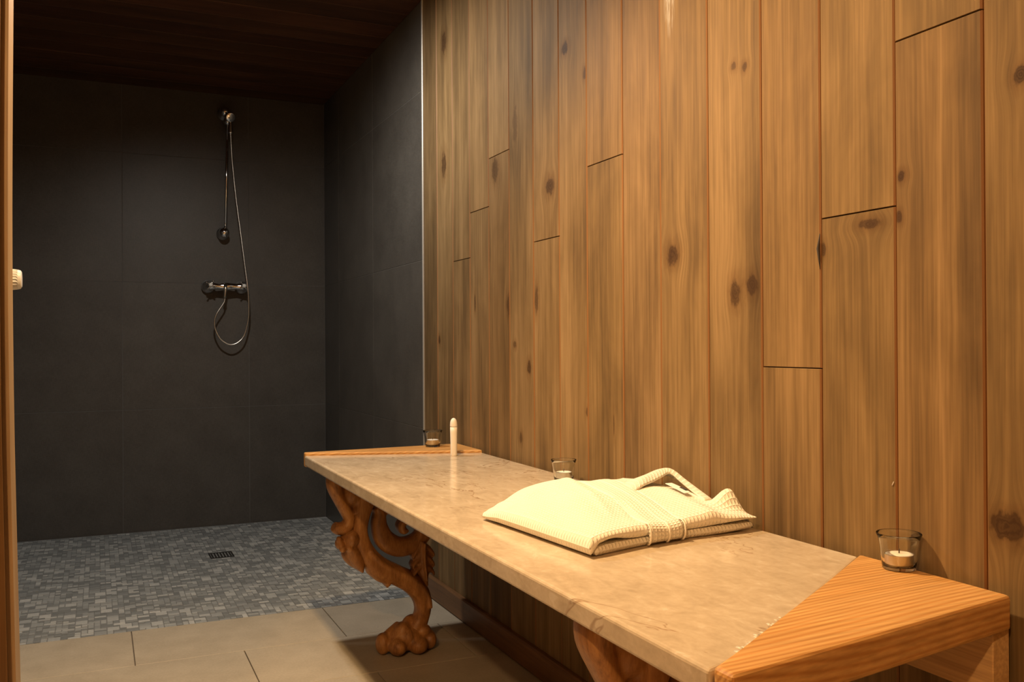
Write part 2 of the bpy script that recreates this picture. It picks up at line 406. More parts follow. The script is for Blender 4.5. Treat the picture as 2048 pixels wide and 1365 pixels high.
# walls of dark tile round the shower
def tile_wall(root, axis, edges_u, edges_z, plane):
    for ua, ub in zip(edges_u, edges_u[1:]):
        for za, zb in zip(edges_z, edges_z[1:]):
            me = piece('wall_tile', ub - ua - 0.0022, zb - za - 0.0022, 0.008, 0.0004, axis)
            loc = ((ua + ub) / 2, plane + 0.008, (za + zb) / 2) if axis == '-y' else (plane + 0.008, (ua + ub) / 2, (za + zb) / 2)
            obj('wall_tile', me, M['tile'], root, loc)
wb = obj('wall_back', box_mesh('wall_back', (X0, YB + 0.0010, -0.1), (W + 0.2, YB + 0.1, ZC + 0.1)), M['tilegrout']); wb['kind'] = 'structure'
ZE = [0.0, 0.577, 1.180, 1.788, ZC + 0.012]
tile_wall(wb, '-y', [-0.50, 0.104, 0.681, W], ZE, YB)
ws = obj('wall_shower', box_mesh('wall_shower', (W + 0.0010, YW + 0.004, -0.1), (W + 0.1, YB + 0.02, ZC + 0.1)), M['tilegrout']); ws['kind'] = 'structure'
tile_wall(ws, '-x', [YW + 0.006, 3.762, 4.363, YB], ZE, W)

# wood wall
wr = obj('wall_right', box_mesh('wall_right', (W + 0.009, Y0, -0.1), (W + 0.1, YW + 0.004, ZC + 0.1)), M['groove']); wr['kind'] = 'structure'
SEAM = [3.098, 2.956, 2.806, 2.656, 2.504, 2.355, 2.199, 2.048, 1.904, 1.743, 1.593, 1.432, 1.279, 1.135, 0.984, 0.838]
while SEAM[-1] > Y0 + 0.15: SEAM.append(SEAM[-1] - 0.149)
ENDS = {3: [1.287], 2: [1.148], 4: [1.428], 6: [1.149], 8: [1.297], 12: [0.835], 13: [1.0755], 14: [1.314], 16: [0.93], 17: [1.52], 18: [0.8]}
KN = [(2.881,1.889,0.020,0.034,0.9), (2.887,1.480,0.022,0.040,0.85), (2.012,1.611,0.016,0.015,1.0), (1.912,1.522,0.008,0.014,0.8),
      (2.099,1.283,0.022,0.021,0.9), (2.313,1.487,0.016,0.050,0.45), (2.455,1.387,0.024,0.034,0.7), (1.551,1.056,0.019,0.019,1.0),
      (1.353,0.969,0.014,0.024,0.85), (1.305,0.980,0.015,0.017,0.95), (0.972,1.117,0.0075,0.0075,1.0), (1.032,1.055,0.019,0.008,0.9),
      (0.977,1.058,0.006,0.009,0.9), (0.784,1.213,0.010,0.012,1.0), (1.352,1.382,0.007,0.008,0.7), (1.322,1.373,0.007,0.008,0.75),
      (2.231,0.814,0.010,0.020,0.9), (2.321,0.875,0.010,0.010,0.7), (2.941,0.893,0.009,0.016,0.9), (2.361,0.989,0.014,0.030,0.7),
      (2.182,0.994,0.010,0.036,0.75), (2.617,1.007,0.004,0.026,1.0), (0.806,0.640,0.026,0.018,1.0), (1.908,0.714,0.007,0.011,0.7),  # widest knot here also has a shadow painted into its dark ellipse
      (2.285,0.621,0.009,0.015,0.7), (1.786,0.694,0.0025,0.024,0.6), (1.129,1.026,0.005,0.012,0.9)]
TINT = {(0, 0): (0.72, 0.72, 0.74), (4, 0): (0.80, 0.77, 0.74), (1, 0): (0.98, 0.98, 0.98), (7, 0): (1.06, 1.06, 1.04), (14, 0): (1.0, 0.97, 0.93), (2, 0): (0.93, 0.92, 0.92), (2, 1): (0.86, 0.85, 0.84)}
plain = wood('plank_wood', 'z', *PLK, rough=0.62, spec=0.14)
for i, (yb, ya) in enumerate(zip(SEAM, SEAM[1:])):
    zs = [0.0] + ENDS.get(i, []) + [ZC + 0.012]
    for k, (za, zb) in enumerate(zip(zs, zs[1:])):
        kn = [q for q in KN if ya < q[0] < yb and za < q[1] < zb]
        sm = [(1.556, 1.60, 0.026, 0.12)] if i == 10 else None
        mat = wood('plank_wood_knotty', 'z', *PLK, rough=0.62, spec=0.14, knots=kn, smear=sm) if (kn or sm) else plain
        g = random.uniform(0.92, 1.07); tn = TINT.get((i, k), (g, g * random.uniform(0.97, 1.01), g * random.uniform(0.94, 1.02)))
        gap = 0.0016 if i % 3 else 0.0026
        me = piece('plank', yb - ya - gap, zb - za - 0.0016, 0.0095, 0.0022, '-x', 0.0005)
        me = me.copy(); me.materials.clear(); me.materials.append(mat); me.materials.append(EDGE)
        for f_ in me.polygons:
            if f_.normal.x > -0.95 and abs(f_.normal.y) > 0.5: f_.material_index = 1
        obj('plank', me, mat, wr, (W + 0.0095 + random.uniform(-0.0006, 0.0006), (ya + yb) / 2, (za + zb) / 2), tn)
# a split in the edge of one board
bm = bmesh.new()
tube(bm, [(W - 0.0012, 1.1355, 1.052), (W - 0.0016, 1.137, 1.040), (W - 0.0018, 1.139, 1.028), (W - 0.0016, 1.1375, 1.016), (W - 0.001, 1.1355, 0.995)], [0.0006, 0.0016, 0.0027, 0.002, 0.0006], 8)
obj('split_knot', bmesh_mesh('split_knot', bm, True), M['slot'], wr)
# small resin chips on the boards
for (py, pz, l) in ((0.992, 0.667, 0.006),):
    bm = bmesh.new(); tube(bm, [(W - 0.0006, py, pz), (W - 0.001, py - 0.003, pz + l)], [0.0009, 0.0004], 6)
    obj('resin_chip', bmesh_mesh('resin_chip', bm, True), M['label'], wr)

t1 = obj('trim_1', piece('metal_edge', 0.011, ZC, 0.014, 0.002, '-x'), M['alu'], None, (W + 0.009, YW + 0.001, ZC / 2)); t1['kind'] = 'structure'
bb = obj('baseboard_right', None or piece('baseboard', 3.046 - Y0, 0.072, 0.0155, 0.004, '-x'), M['base'], None, (W, (3.046 + Y0) / 2, 0.036)); bb['kind'] = 'structure'

# rest of the room, out of the picture: closes the space for the light
o = obj('wall_left', box_mesh('wall_left', (XL - 0.1, YP + TP, -0.1), (XL, YB + 0.02, ZC + 0.1)), M['tile']); o['kind'] = 'structure'
o = obj('wall_left_entry', box_mesh('wall_left_entry', (X0 - 0.1, Y0, -0.1), (X0, YP + TP, ZC + 0.1)), M['bracketwood']); o['kind'] = 'structure'
o = obj('wall_front', box_mesh('wall_front', (X0 - 0.1, Y0 - 0.1, -0.1), (W + 0.1, Y0, ZC + 0.1)), M['bracketwood']); o['kind'] = 'structure'

# wood-clad partition at the left edge, its boards a little bowed
def bow(z): return -0.0955 - 0.0035 * math.exp(-((z - 1.02) / 0.35) ** 2) + 0.017 * max(0.0, 0.80 - z) ** 1.35 + 0.0015 * max(0, z - 1.0)
def bowed(name, off0, off1, y0, y1, z0=0.0, z1=ZC, n=28):
    v = []; f = []
    for k in range(n + 1):
        z = z0 + (z1 - z0) * k / n; a, b = bow(z) + off0, bow(z) + off1
        v += [(a, y0, z), (b, y0, z), (b, y1, z), (a, y1, z)]
        if k:
            q = 4 * k
            for e in range(4): f.append((q - 4 + e, q - 4 + (e + 1) % 4, q + (e + 1) % 4, q + e))
    f += [(3, 2, 1, 0), (4 * n, 4 * n + 1, 4 * n + 2, 4 * n + 3)]
    return mesh(name, v, f)
wp = obj('wall_partition', box_mesh('wall_partition', (X0, YP + 0.012, 0), (-0.14, YP + TP - 0.012, ZC)), M['groove']); wp['kind'] = 'structure'
obj('edge_board', bowed('edge_board', -0.018, 0.0, YP + 0.003, YP + TP), M['edgewood'], wp)
x = -0.0195; j = 0
while x > -1.19:
    g = random.uniform(0.88, 1.08)
    if j == 0: obj('cladding_plank', bowed('cladding_plank', x - 0.115, x + 0.0115, YP - 0.009, YP + 0.006), M['oldwood'], wp, color=(g, g, g))
    else: obj('cladding_plank', piece('cladding_plank', 0.126, ZC, 0.012, 0.002, '-y'), M['oldwood'], wp, (x - 0.155, YP + 0.012, ZC / 2), (g, g, g))
    x -= 0.128; j += 1

# ------------------------------------------------------------------ bench
ZB = 0.5528; XB = 0.5502; XE = 1.0465; TH = 0.031
BE = thing('stone_bench', 'long polished beige stone bench with pine wedge ends and carved brown legs', 'bench', ((XB + XE) / 2, 1.75, 0))
def slab(name, poly, z0, z1, rnd, seg=4, round_edges=None):
    """prism with rounded edges"""
    bm = bmesh.new()
    vb = [bm.verts.new((x, y, z0)) for x, y in poly]; vt = [bm.verts.new((x, y, z1)) for x, y in poly]; n = len(poly)
    bm.faces.new(vb[::-1]); bm.faces.new(vt)
    for i in range(n): bm.faces.new((vb[i], vb[(i + 1) % n], vt[(i + 1) % n], vt[i]))
    bm.edges.ensure_lookup_table()
    es = [e for e in bm.edges if round_edges is None or round_edges(e)]
    bmesh.ops.bevel(bm, geom=es, offset=rnd, segments=seg, profile=0.5, affect='EDGES', clamp_overlap=True)
    me = bmesh_mesh(name, bm, False)
    return me
NA = (XE, 1.046); NJ = (0.616, 0.769); ND = (XB + 0.002, 0.745); NC = (XB + 0.003, 0.714); NB = (XE, 0.792)
def front_or_end(e):
    return True
st = obj('seat_slab', slab('seat_slab', [(XB, 0.747), (NJ[0], NJ[1] + 0.001), (NA[0], NA[1] + 0.001), (XE, 2.533), (XB, 2.700)], ZB - TH, ZB, 0.005, 3), M['stone'], BE)
# crystalline chips along the sawn end of the stone
bm = bmesh.new()
for k in range(16):
    s = 0.30 * random.random(); px_, py_ = NJ[0] + (NA[0] - NJ[0]) * s, NJ[1] + (NA[1] - NJ[1]) * s
    q = random.uniform(0.002, 0.006)
    bmesh.ops.create_icosphere(bm, subdivisions=1, radius=1, matrix=Matrix.Translation((px_ - 0.004 + random.uniform(-0.005, 0.002), py_ + 0.006 + random.uniform(-0.002, 0.006), ZB - 0.0004)) @ Matrix.Diagonal((q, q * 1.4, 0.0010, 1)))
obj('sawn_edge_chips', bmesh_mesh('sawn_edge_chips', bm, True), NT('pale_calcite').set((0.66, 0.58, 0.46), 0.3), BE, kind='stuff')
ZW = 0.5575
obj('end_wedge', slab('end_wedge', [NA, (NJ[0], NJ[1]), ND, NC, NB], ZW - 0.045, ZW, 0.006, 3), M['pine'], BE)['label'] = 'pine wedge at the near end'
obj('end_wedge', slab('end_wedge_far', [(XB + 0.002, 2.702), (XE, 2.535), (XE, 2.742), (XB + 0.002, 2.722)], ZB - 0.034, 0.5605, 0.0035, 2), M['pine'], BE)['label'] = 'thin pine wedge at the far end'
rail_me = slab('support_rail', [(1.019, 0.798), (1.0495, 0.798), (1.0495, 1.30), (1.019, 1.30)], 0.430, ZB - TH, 0.0015, 1)
rl = obj('support_rail', rail_me, M['rail'], BE)
bm = bmesh.new(); ball(bm, (1.0188, 0.885, 0.478), (0.0007, 0.022, 0.0035), 10)
obj('rail_knot', bmesh_mesh('rail_knot', bm, True), M['slot'], rl)
bm = bmesh.new(); ball(bm, (1.0188, 0.851, 0.492), (0.0007, 0.0022, 0.0022), 8)
obj('screw_hole', bmesh_mesh('screw_hole', bm, True), M['slot'], rl)

# --- carved leg; local x,z as in the room, y about the leg's middle
def ribbon(bm, pts, thick, y0=0.0, n=6, seg=14, power=1.0):
    """swept carved member: pts (x, z, width); depth thick along y"""
    Q = catmull([(x, z, w, thick if not isinstance(thick, list) else thick[i]) for i, (x, z, w) in enumerate(pts)], n)
    rings = []
    for i, (x, z, w, th) in enumerate(Q):
        a = Q[max(i - 1, 0)]; b = Q[min(i + 1, len(Q) - 1)]
        t = Vector((b[0] - a[0], 0, b[1] - a[1])).normalized(); nrm = Vector((-t.z, 0, t.x))
        c = Vector((x, y0, z)); ring = []
        for k in range(seg):
            an = 2 * PI * k / seg; ca, sa = math.cos(an), math.sin(an)
            ca = math.copysign(abs(ca) ** power, ca); sa = math.copysign(abs(sa) ** power, sa)
            ring.append(bm.verts.new(c + nrm * (w / 2 * ca) + Vector((0, th / 2 * sa, 0))))
        rings.append(ring)
    for A, B in zip(rings, rings[1:]):
        for k in range(seg): bm.faces.new((A[k], A[(k + 1) % seg], B[(k + 1) % seg], B[k]))
    bm.faces.new(rings[0]); bm.faces.new(rings[-1])
def remeshed(name, bm, vox=0.0035, smooth=2):
    me = bmesh_mesh(name, bm); o = bpy.data.objects.new('tmp', me); COL.objects.link(o)
    md = o.modifiers.new('r', 'REMESH'); md.mode = 'VOXEL'; md.voxel_size = vox
    ms = o.modifiers.new('s', 'SMOOTH'); ms.iterations = smooth; ms.factor = 0.5
    dg = bpy.context.evaluated_depsgraph_get(); ev = o.evaluated_get(dg)
    out = bpy.data.meshes.new_from_object(ev); out.name = name
    bpy.data.objects.remove(o)
    for p in out.polygons: p.use_smooth = True
    return out
LZ = ZB - TH
def make_leg_meshes():
    R = {}
    bm = bmesh.new()   # S-shaped member from the seat down to the ankle
    ribbon(bm, [(0.700, LZ - 0.004, 0.085), (0.688, 0.46, 0.062), (0.671, 0.400, 0.048), (0.666, 0.350, 0.044), (0.680, 0.298, 0.054), (0.715, 0.253, 0.060), (0.768, 0.222, 0.058), (0.812, 0.196, 0.060), (0.842, 0.160, 0.056), (0.851, 0.120, 0.047), (0.843, 0.085, 0.046), (0.826, 0.055, 0.058)],
           [0.07, 0.065, 0.06, 0.06, 0.065, 0.07, 0.07, 0.07, 0.066, 0.058, 0.056, 0.07], 0, 5, 14, 0.75)
    ribbon(bm, [(0.60, LZ - 0.010, 0.022), (0.92, LZ - 0.010, 0.022)], 0.075, 0, 2, 8, 0.5)
    ribbon(bm, [(0.690, 0.244, 0.020), (0.722, 0.222, 0.030), (0.745, 0.203, 0.016), (0.738, 0.192, 0.006)], 0.055)
    # rounded bead along the outside
    for yy in (-0.030, 0.030):
        ribbon(bm, [(0.690, 0.300, 0.014), (0.725, 0.262, 0.014), (0.775, 0.232, 0.014), (0.822, 0.205, 0.013), (0.858, 0.160, 0.012), (0.866, 0.120, 0.011)], 0.014, yy)
    R['leg'] = remeshed('leg', bm)
    bm = bmesh.new()   # lion paw
    ball(bm, (0.800, -0.004, 0.040), (0.056, 0.046, 0.038)); ball(bm, (0.826, 0.012, 0.064), (0.036, 0.036, 0.034))
    for tx, ty, rx, ry, rz, lx, ly in ((0.731, -0.002, 0.021, 0.028, 0.031, 0.79, 0.02), (0.766, -0.030, 0.026, 0.034, 0.026, 0.80, 0.0), (0.824, -0.036, 0.029, 0.036, 0.025, 0.82, 0.0), (0.866, -0.008, 0.022, 0.036, 0.028, 0.84, 0.01)):
        ball(bm, (tx, ty, rz - 0.001), (rx, ry, rz))
        tube(bm, [(tx, ty, rz + 0.004), ((tx + lx) / 2, (ty + ly) / 2, 0.050), (lx, ly, 0.062)], [0.019, 0.020, 0.022], 10)
    ball(bm, (0.846, -0.016, 0.056), (0.024, 0.024, 0.020)); ball(bm, (0.788, -0.010, 0.062), (0.026, 0.026, 0.026))
    R['paw'] = remeshed('paw', bm, 0.0035, 3)
    bm = bmesh.new()   # scroll behind the opening
    ribbon(bm, [(0.712, 0.420, 0.022), (0.722, 0.402, 0.034), (0.722, 0.366, 0.046), (0.738, 0.325, 0.058), (0.778, 0.300, 0.058), (0.822, 0.306, 0.052), (0.852, 0.330, 0.046), (0.872, 0.370, 0.040), (0.878, 0.43, 0.04), (0.872, LZ - 0.01, 0.05)], 0.06, 0, 5, 14, 0.8)
    ribbon(bm, [(0.836, 0.318, 0.024), (0.842, 0.345, 0.024), (0.826, 0.372, 0.024), (0.800, 0.376, 0.023), (0.784, 0.360, 0.022), (0.790, 0.345, 0.020), (0.802, 0.350, 0.014)], 0.062, 0, 5, 12, 0.8)
    ribbon(bm, [(0.715, 0.43, 0.020), (0.742, 0.408, 0.020), (0.775, 0.398, 0.016), (0.80, 0.402, 0.008)], 0.05)
    R['scroll'] = remeshed('scroll', bm)
    bm = bmesh.new()   # acanthus leaf hanging under the scroll
    ribbon(bm, [(0.842, 0.315, 0.030), (0.838, 0.280, 0.048), (0.846, 0.245, 0.050), (0.850, 0.212, 0.032), (0.856, 0.185, 0.012)], 0.066, 0, 5, 12, 0.9)
    for s in (-1, 1):
        for k, zz in enumerate((0.290, 0.262, 0.236)):
            ribbon(bm, [(0.846, zz + 0.014, 0.016), (0.846 + s * 0.016, zz, 0.020), (0.846 + s * 0.029, zz - 0.014, 0.013), (0.846 + s * 0.031, zz - 0.024, 0.004)], 0.05, -0.008)
    ribbon(bm, [(0.846, 0.31, 0.008), (0.846, 0.26, 0.009), (0.852, 0.2, 0.005)], 0.02, -0.034)
    R['leaf'] = remeshed('acanthus_leaf', bm, 0.003, 1)
    bm = bmesh.new()   # bent limb carved on the front
    ribbon(bm, [(0.600, LZ - 0.004, 0.050), (0.596, 0.486, 0.044), (0.611, 0.446, 0.036), (0.628, 0.413, 0.035), (0.638, 0.390, 0.036), (0.626, 0.368, 0.036), (0.606, 0.367, 0.036), (0.592, 0.374, 0.028)], [0.075, 0.07, 0.06, 0.05, 0.046, 0.05, 0.05, 0.044], 0.0, 5, 14, 0.9)
    ball(bm, (0.645, 0, 0.462), (0.030, 0.032, 0.036)); ball(bm, (0.655, 0, 0.495), (0.05, 0.032, 0.03))
    ribbon(bm, [(0.650, 0.47, 0.04), (0.662, 0.44, 0.030), (0.655, 0.405, 0.02)], 0.05)
    R['limb'] = remeshed('carved_limb', bm)
    bm = bmesh.new()   # rose and leaves below it
    ball(bm, (0.640, -0.012, 0.338), (0.024, 0.030, 0.025)); ball(bm, (0.630, 0.004, 0.346), (0.018, 0.024, 0.014))
    ball(bm, (0.608, -0.010, 0.327), (0.014, 0.022, 0.017)); ball(bm, (0.612, -0.026, 0.314), (0.010, 0.012, 0.010)); ball(bm, (0.603, -0.020, 0.340), (0.008, 0.012, 0.010))
    ribbon(bm, [(0.622, 0.322, 0.012), (0.642, 0.305, 0.036), (0.655, 0.280, 0.042), (0.664, 0.256, 0.026), (0.668, 0.243, 0.006)], 0.060, -0.006)
    ribbon(bm, [(0.628, 0.316, 0.010), (0.632, 0.292, 0.030), (0.645, 0.268, 0.024), (0.655, 0.252, 0.008)], 0.05, 0.012)
    R['rose'] = remeshed('carved_rose', bm, 0.003, 1)
    return R
LEG = make_leg_meshes()
for ly in (2.52, 1.062):
    lg = obj('leg', LEG['leg'], M['leg'], BE, (0, ly, 0))
    for nm, k in (('paw', 'paw'), ('scroll', 'scroll'), ('acanthus_leaf', 'leaf'), ('carved_limb', 'limb'), ('carved_rose', 'rose')):
        obj(nm, LEG[k], M['leg'], lg, (0, ly, 0))

# ------------------------------------------------------------------ folded bathrobe
RB = thing('folded_bathrobe', 'folded cream waffle bathrobe tied with its belt lying on the stone bench', 'bathrobe', (0.84, 1.42, ZB))
def sm(a, b, x):
    t = min(1, max(0, (x - a) / (b - a))); return t * t * (3 - 2 * t)
def gs(x, c, s): return math.exp(-((x - c) / s) ** 2)
CF, CR, CB, CL = Vector((0.672, 1.206)), Vector((1.042, 1.258)), Vector((1.030, 1.70)), Vector((0.642, 1.560))
def foot(u, v):
    p = (1 - u) * (1 - v) * CF + u * (1 - v) * CR + u * v * CB + (1 - u) * v * CL
    p = p + Vector((0.0, 0.020 * math.sin(PI * u) * (1 - v)))           # the near side is waisted by the belt
    cr = max(0.0, (u - 0.86) / 0.14) * max(0.0, (0.16 - v) / 0.16); p = p + cr * Vector((-0.006, 0.008))
    p = p + Vector((0.0, 0.045 * math.sin(PI * min(1, u * 1.25)) * v))
    return p
def top_h(u, v):
    h = 0.030 + 0.022 * sm(0.0, 0.45, u) * (0.35 + 0.65 * sm(0.0, 0.5, v))
    h += 0.007 * gs(u, 0.50, 0.22) * gs(v, 0.62, 0.35)
    h -= 0.006 * gs(u, 0.42 + 0.28 * v, 0.11)                           # belt pulls it in
    h += 0.004 * gs(u, 0.20, 0.12) * gs(v, 0.25, 0.25)
    h -= 0.004 * sm(0.6, 1.0, u) * (1 - v)
    h -= 0.009 * sm(0.72, 0.95, u)
    h -= 0.012 * sm(0.80, 1.0, v) * (1 - 0.5 * u)
    h += 0.0026 * gs(u + 0.5 * v, 0.62, 0.025) * sm(0.05, 0.2, v) * (1 - sm(0.35, 0.6, u)) - 0.003 * gs(u - 0.5 * v, 0.30, 0.02) * gs(v, 0.2, 0.12)
    h += 0.0022 * math.sin(9 * u + 5 * v) * math.sin(7 * v + 1.3) + 0.0012 * math.sin(23 * u - 11 * v)
    h += 0.0035 * gs(u - 0.35 * v, 0.22, 0.03) * sm(0.1, 0.3, v)          # fold of the front edge
    return h
LOW = 0.015
def gap_h(u, v):      # underside of the upper layer; at the folded edge it reaches the bench
    w = sm(0.012, 0.06, u)
    return (1 - w) * 0.0006 + w * (LOW - 0.001 + 0.0075 * gs(u, 0.14, 0.09) * (1 - sm(0.0, 0.35, v)) + 0.006 * sm(0.62, 0.95, u) * (1 - sm(0.0, 0.6, v)))
def pillow(name, fp, tp, bt, nu=90, nv=90, rnd=0.014, mat=None):
    vs = []; uvs = []; fs = []
    U = [i / nu for i in range(nu + 1)]; V = [j / nv for j in range(nv + 1)]
    U = [0.5 - 0.5 * math.cos(PI * x) * (0.35) - 0.5 * (1 - 2 * x) * 0.65 for x in U]; V = [0.5 - 0.5 * math.cos(PI * x) * 0.35 - 0.5 * (1 - 2 * x) * 0.65 for x in V]
    def lay(sgn):
        idx = []
        for i, u in enumerate(U):
            rowi = []
            for j, v in enumerate(V):
                p = fp(u, v)
                du = min(u, 1 - u) * 0.37; dv = min(v, 1 - v) * 0.37
                e = 1.0
                for d in (du, dv):
                    k = min(1, d / rnd); e = min(e, math.sqrt(max(0, 1 - (1 - k) ** 2)))
                T, B = tp(u, v), bt(u, v); md = (T + B) / 2
                z = md + (T - md) * e if sgn > 0 else md - (md - B) * e
                rowi.append(len(vs)); vs.append((p.x, p.y, ZB + z)); uvs.append((u * 0.37, v * 0.37))
            idx.append(rowi)
        return idx
    a = lay(1); b = lay(-1)
    for i in range(nu):
        for j in range(nv):
            fs.append((a[i][j], a[i + 1][j], a[i + 1][j + 1], a[i][j + 1])); fs.append((b[i][j], b[i][j + 1], b[i + 1][j + 1], b[i + 1][j]))
    me = mesh(name, vs, fs, True); ul = me.uv_layers.new(name='UVMap')
    for lp in me.loops: ul.data[lp.index].uv = uvs[lp.vertex_index]
    bm = bmesh.new(); bm.from_mesh(me); bmesh.ops.remove_doubles(bm, verts=bm.verts[:], dist=0.00005); bm.to_mesh(me); bm.free()
    return me
obj('robe_underside', pillow('robe_underside', lambda u, v: foot(0.035 + 0.945 * u, 0.004 + 0.978 * v), lambda u, v: LOW, lambda u, v: 0.0004 + 0.004 * sm(0.7, 1, u) * (1 - v), 50, 50, 0.010), M['waffle'], RB)
def top_full(u, v):   # raised shoulder point towards the wall
    h = top_h(u, v)
    h += 0.034 * gs(u, 0.955, 0.085) * gs(v, 0.165, 0.055)
    h += 0.006 * gs(u - 0.2 * v, 0.72, 0.05) * (1 - sm(0.3, 0.6, v))
    return h
obj('robe_body', pillow('robe_body', foot, top_full, gap_h, 110, 110, 0.016), M['waffle'], RB)
# belt band wrapped round the middle
def band(name, uc, wdt, lift, v0, v1, nv=60, nu=10):
    vs = []; fs = []; uvs = []
    path = []
    for j in range(nv + 1): path.append(v0 + (v1 - v0) * j / nv)
    rows = []
    for v in path:
        r = []
        for i in range(nu + 1):
            s = i / nu - 0.5; u = uc(v) + s * wdt / 0.37
            p = foot(u, v); edge = math.sqrt(max(0, 1 - (2 * s) ** 6))
            r.append(len(vs)); vs.append((p.x, p.y, ZB + top_full(u, max(v, 0.045)) + lift * edge - 0.0015)); uvs.append((s * wdt, v * 0.37))
        rows.append(r)
    # turn down over the near side, then under
    down = []
    for k in range(1, 9):
        a = k / 8 * PI
        r = []
        for i in range(nu + 1):
            s = i / nu - 0.5; u = uc(0) + s * wdt / 0.37; p = foot(u, 0.0)
            T = top_full(u, 0.045) + lift; md = T / 2; edge = math.sqrt(max(0, 1 - (2 * s) ** 6))
            r.append(len(vs)); vs.append((p.x, p.y + 0.002 - (0.0065 + lift * edge) * math.sin(a), ZB + md + (md - 0.0040) * math.cos(a))); uvs.append((s * wdt, -k * 0.007))
        down.append(r)
    rows = down[::-1] + rows
    for A, B in zip(rows, rows[1:]):
        for i in range(nu): fs.append((A[i], A[i + 1], B[i + 1], B[i]))
    me = mesh(name, vs, fs, True); ul = me.uv_layers.new(name='UVMap')
    for lp in me.loops: ul.data[lp.index].uv = uvs[lp.vertex_index]
    return me
ucf = lambda v: 0.44 + 0.28 * v
belt = obj('belt', band('belt', ucf, 0.074, 0.004, 0.02, 0.93), M['waffle'], RB)
sd = belt.modifiers.new('thick', 'SOLIDIFY'); sd.thickness = 0.003; sd.offset = -1
for s in (-0.5, 0.05, 0.5):
    bm = bmesh.new(); pts = []
    for k in range(8, 0, -1):
        a = k / 8 * PI; u = ucf(0) + s * 0.074 / 0.37; p = foot(u, 0); T = top_full(u, 0.045) + 0.004; md = T / 2
        pts.append((p.x, p.y + 0.002 - 0.0108 * math.sin(a), ZB + md + (md - 0.0024) * math.cos(a)))
    for j in range(40):
        v = 0.02 + 0.91 * j / 39; u = ucf(v) + s * 0.074 / 0.37; p = foot(u, v); pts.append((p.x, p.y, ZB + top_full(u, max(v, 0.045)) + (0.0015 if abs(s) < 0.3 else -0.0008)))
    tube(bm, pts, 0.0016, 8); obj('belt_seam', bmesh_mesh('belt_seam', bm, True), M['hem'], belt)
# collar: a soft rolled fold standing at the wall side
def sheet(name, rows, thick, mat, parent, sub=2):
    """grid of 3D points -> thick soft cloth"""
    nr, nc = len(rows), len(rows[0])
    rr = [catmull(r, 5) for r in rows]; cols = list(zip(*rr)); gg = [catmull(list(c), 5) for c in cols]
    nu, nv = len(gg), len(gg[0]); vs = []; uvs = []
    for i in range(nu):
        for j in range(nv): vs.append(gg[i][j]); uvs.append((i * 0.2 / nu, j * 0.12 / nv))
    fs = [(i * nv + j, i * nv + j + 1, (i + 1) * nv + j + 1, (i + 1) * nv + j) for i in range(nu - 1) for j in range(nv - 1)]
    me = mesh(name, vs, fs, True); ul = me.uv_layers.new(name='UVMap')
    for lp in me.loops: ul.data[lp.index].uv = uvs[lp.vertex_index]
    o = obj(name, me, mat, parent)
    md = o.modifiers.new('thick', 'SOLIDIFY'); md.thickness = thick; md.offset = 0
    mb_ = o.modifiers.new('soft', 'SUBSURF'); mb_.levels = 1; mb_.render_levels = 1
    return o
Z = ZB
def zz(rows): return [[(x, y, Z + h) for x, y, h in r] for r in rows]
sheet('collar', zz([
    [(0.893, 1.447, 0.044), (0.930, 1.468, 0.055), (0.967, 1.490, 0.058), (1.000, 1.505, 0.064), (1.020, 1.508, 0.069), (1.024, 1.475, 0.055), (1.020, 1.430, 0.043), (1.012, 1.385, 0.036)],
    [(0.905, 1.475, 0.050), (0.945, 1.500, 0.062), (0.980, 1.520, 0.067), (1.010, 1.530, 0.073), (1.029, 1.518, 0.074), (1.034, 1.478, 0.058), (1.031, 1.430, 0.045), (1.024, 1.385, 0.036)],
    [(0.915, 1.520, 0.050), (0.955, 1.550, 0.052), (0.990, 1.570, 0.052), (1.020, 1.575, 0.055), (1.036, 1.545, 0.060), (1.042, 1.492, 0.050), (1.040, 1.435, 0.038), (1.032, 1.385, 0.030)]]), 0.006, M['waffle'], RB)
lab = sheet('care_label', zz([[(1.010, 1.488, 0.054), (1.010, 1.455, 0.050), (1.006, 1.418, 0.0455)], [(0.990, 1.482, 0.055), (0.988, 1.446, 0.051), (0.984, 1.408, 0.047)]]), 0.001, M['label'], RB)
sheet('label_print', zz([[(1.0085, 1.452, 0.0512), (1.0085, 1.442, 0.050), (1.007, 1.430, 0.0485)], [(1.001, 1.450, 0.0516), (1.001, 1.440, 0.0504), (0.9995, 1.428, 0.049)]]), 0.0008, M['ink'], lab)

# ------------------------------------------------------------------ glass candle holders
cup = [(0, 0.0), (0.0205, 0.0), (0.0225, 0.002), (0.0240, 0.014), (0.0255, 0.030), (0.0278, 0.043), (0.0305, 0.0500), (0.0300, 0.0507), (0.0297, 0.0500), (0.0270, 0.043), (0.0247, 0.030), (0.0232, 0.014), (0.0218, 0.0065), (0.020, 0.0052), (0, 0.005)]
tin = [(0, 0.0065), (0.0185, 0.0065), (0.0192, 0.0075), (0.0192, 0.0205), (0.0196, 0.0215), (0.0188, 0.0215), (0.0185, 0.0195), (0, 0.0195)]
wax = [(0.0184, 0.0190), (0.0184, 0.0208), (0.0150, 0.0222), (0.004, 0.0222), (0, 0.0221)]
cup_me, tin_me, wax_me = lathe('glass_cup', cup, 40), lathe('tealight_cup', tin, 36), lathe('tealight_wax', [(0, 0.0196)] + wax, 36)
wick_me = tube_mesh('wick', [(0, 0, 0.021), (0.0003, 0, 0.025), (0.001, 0.0003, 0.0285)], 0.0009, 6)
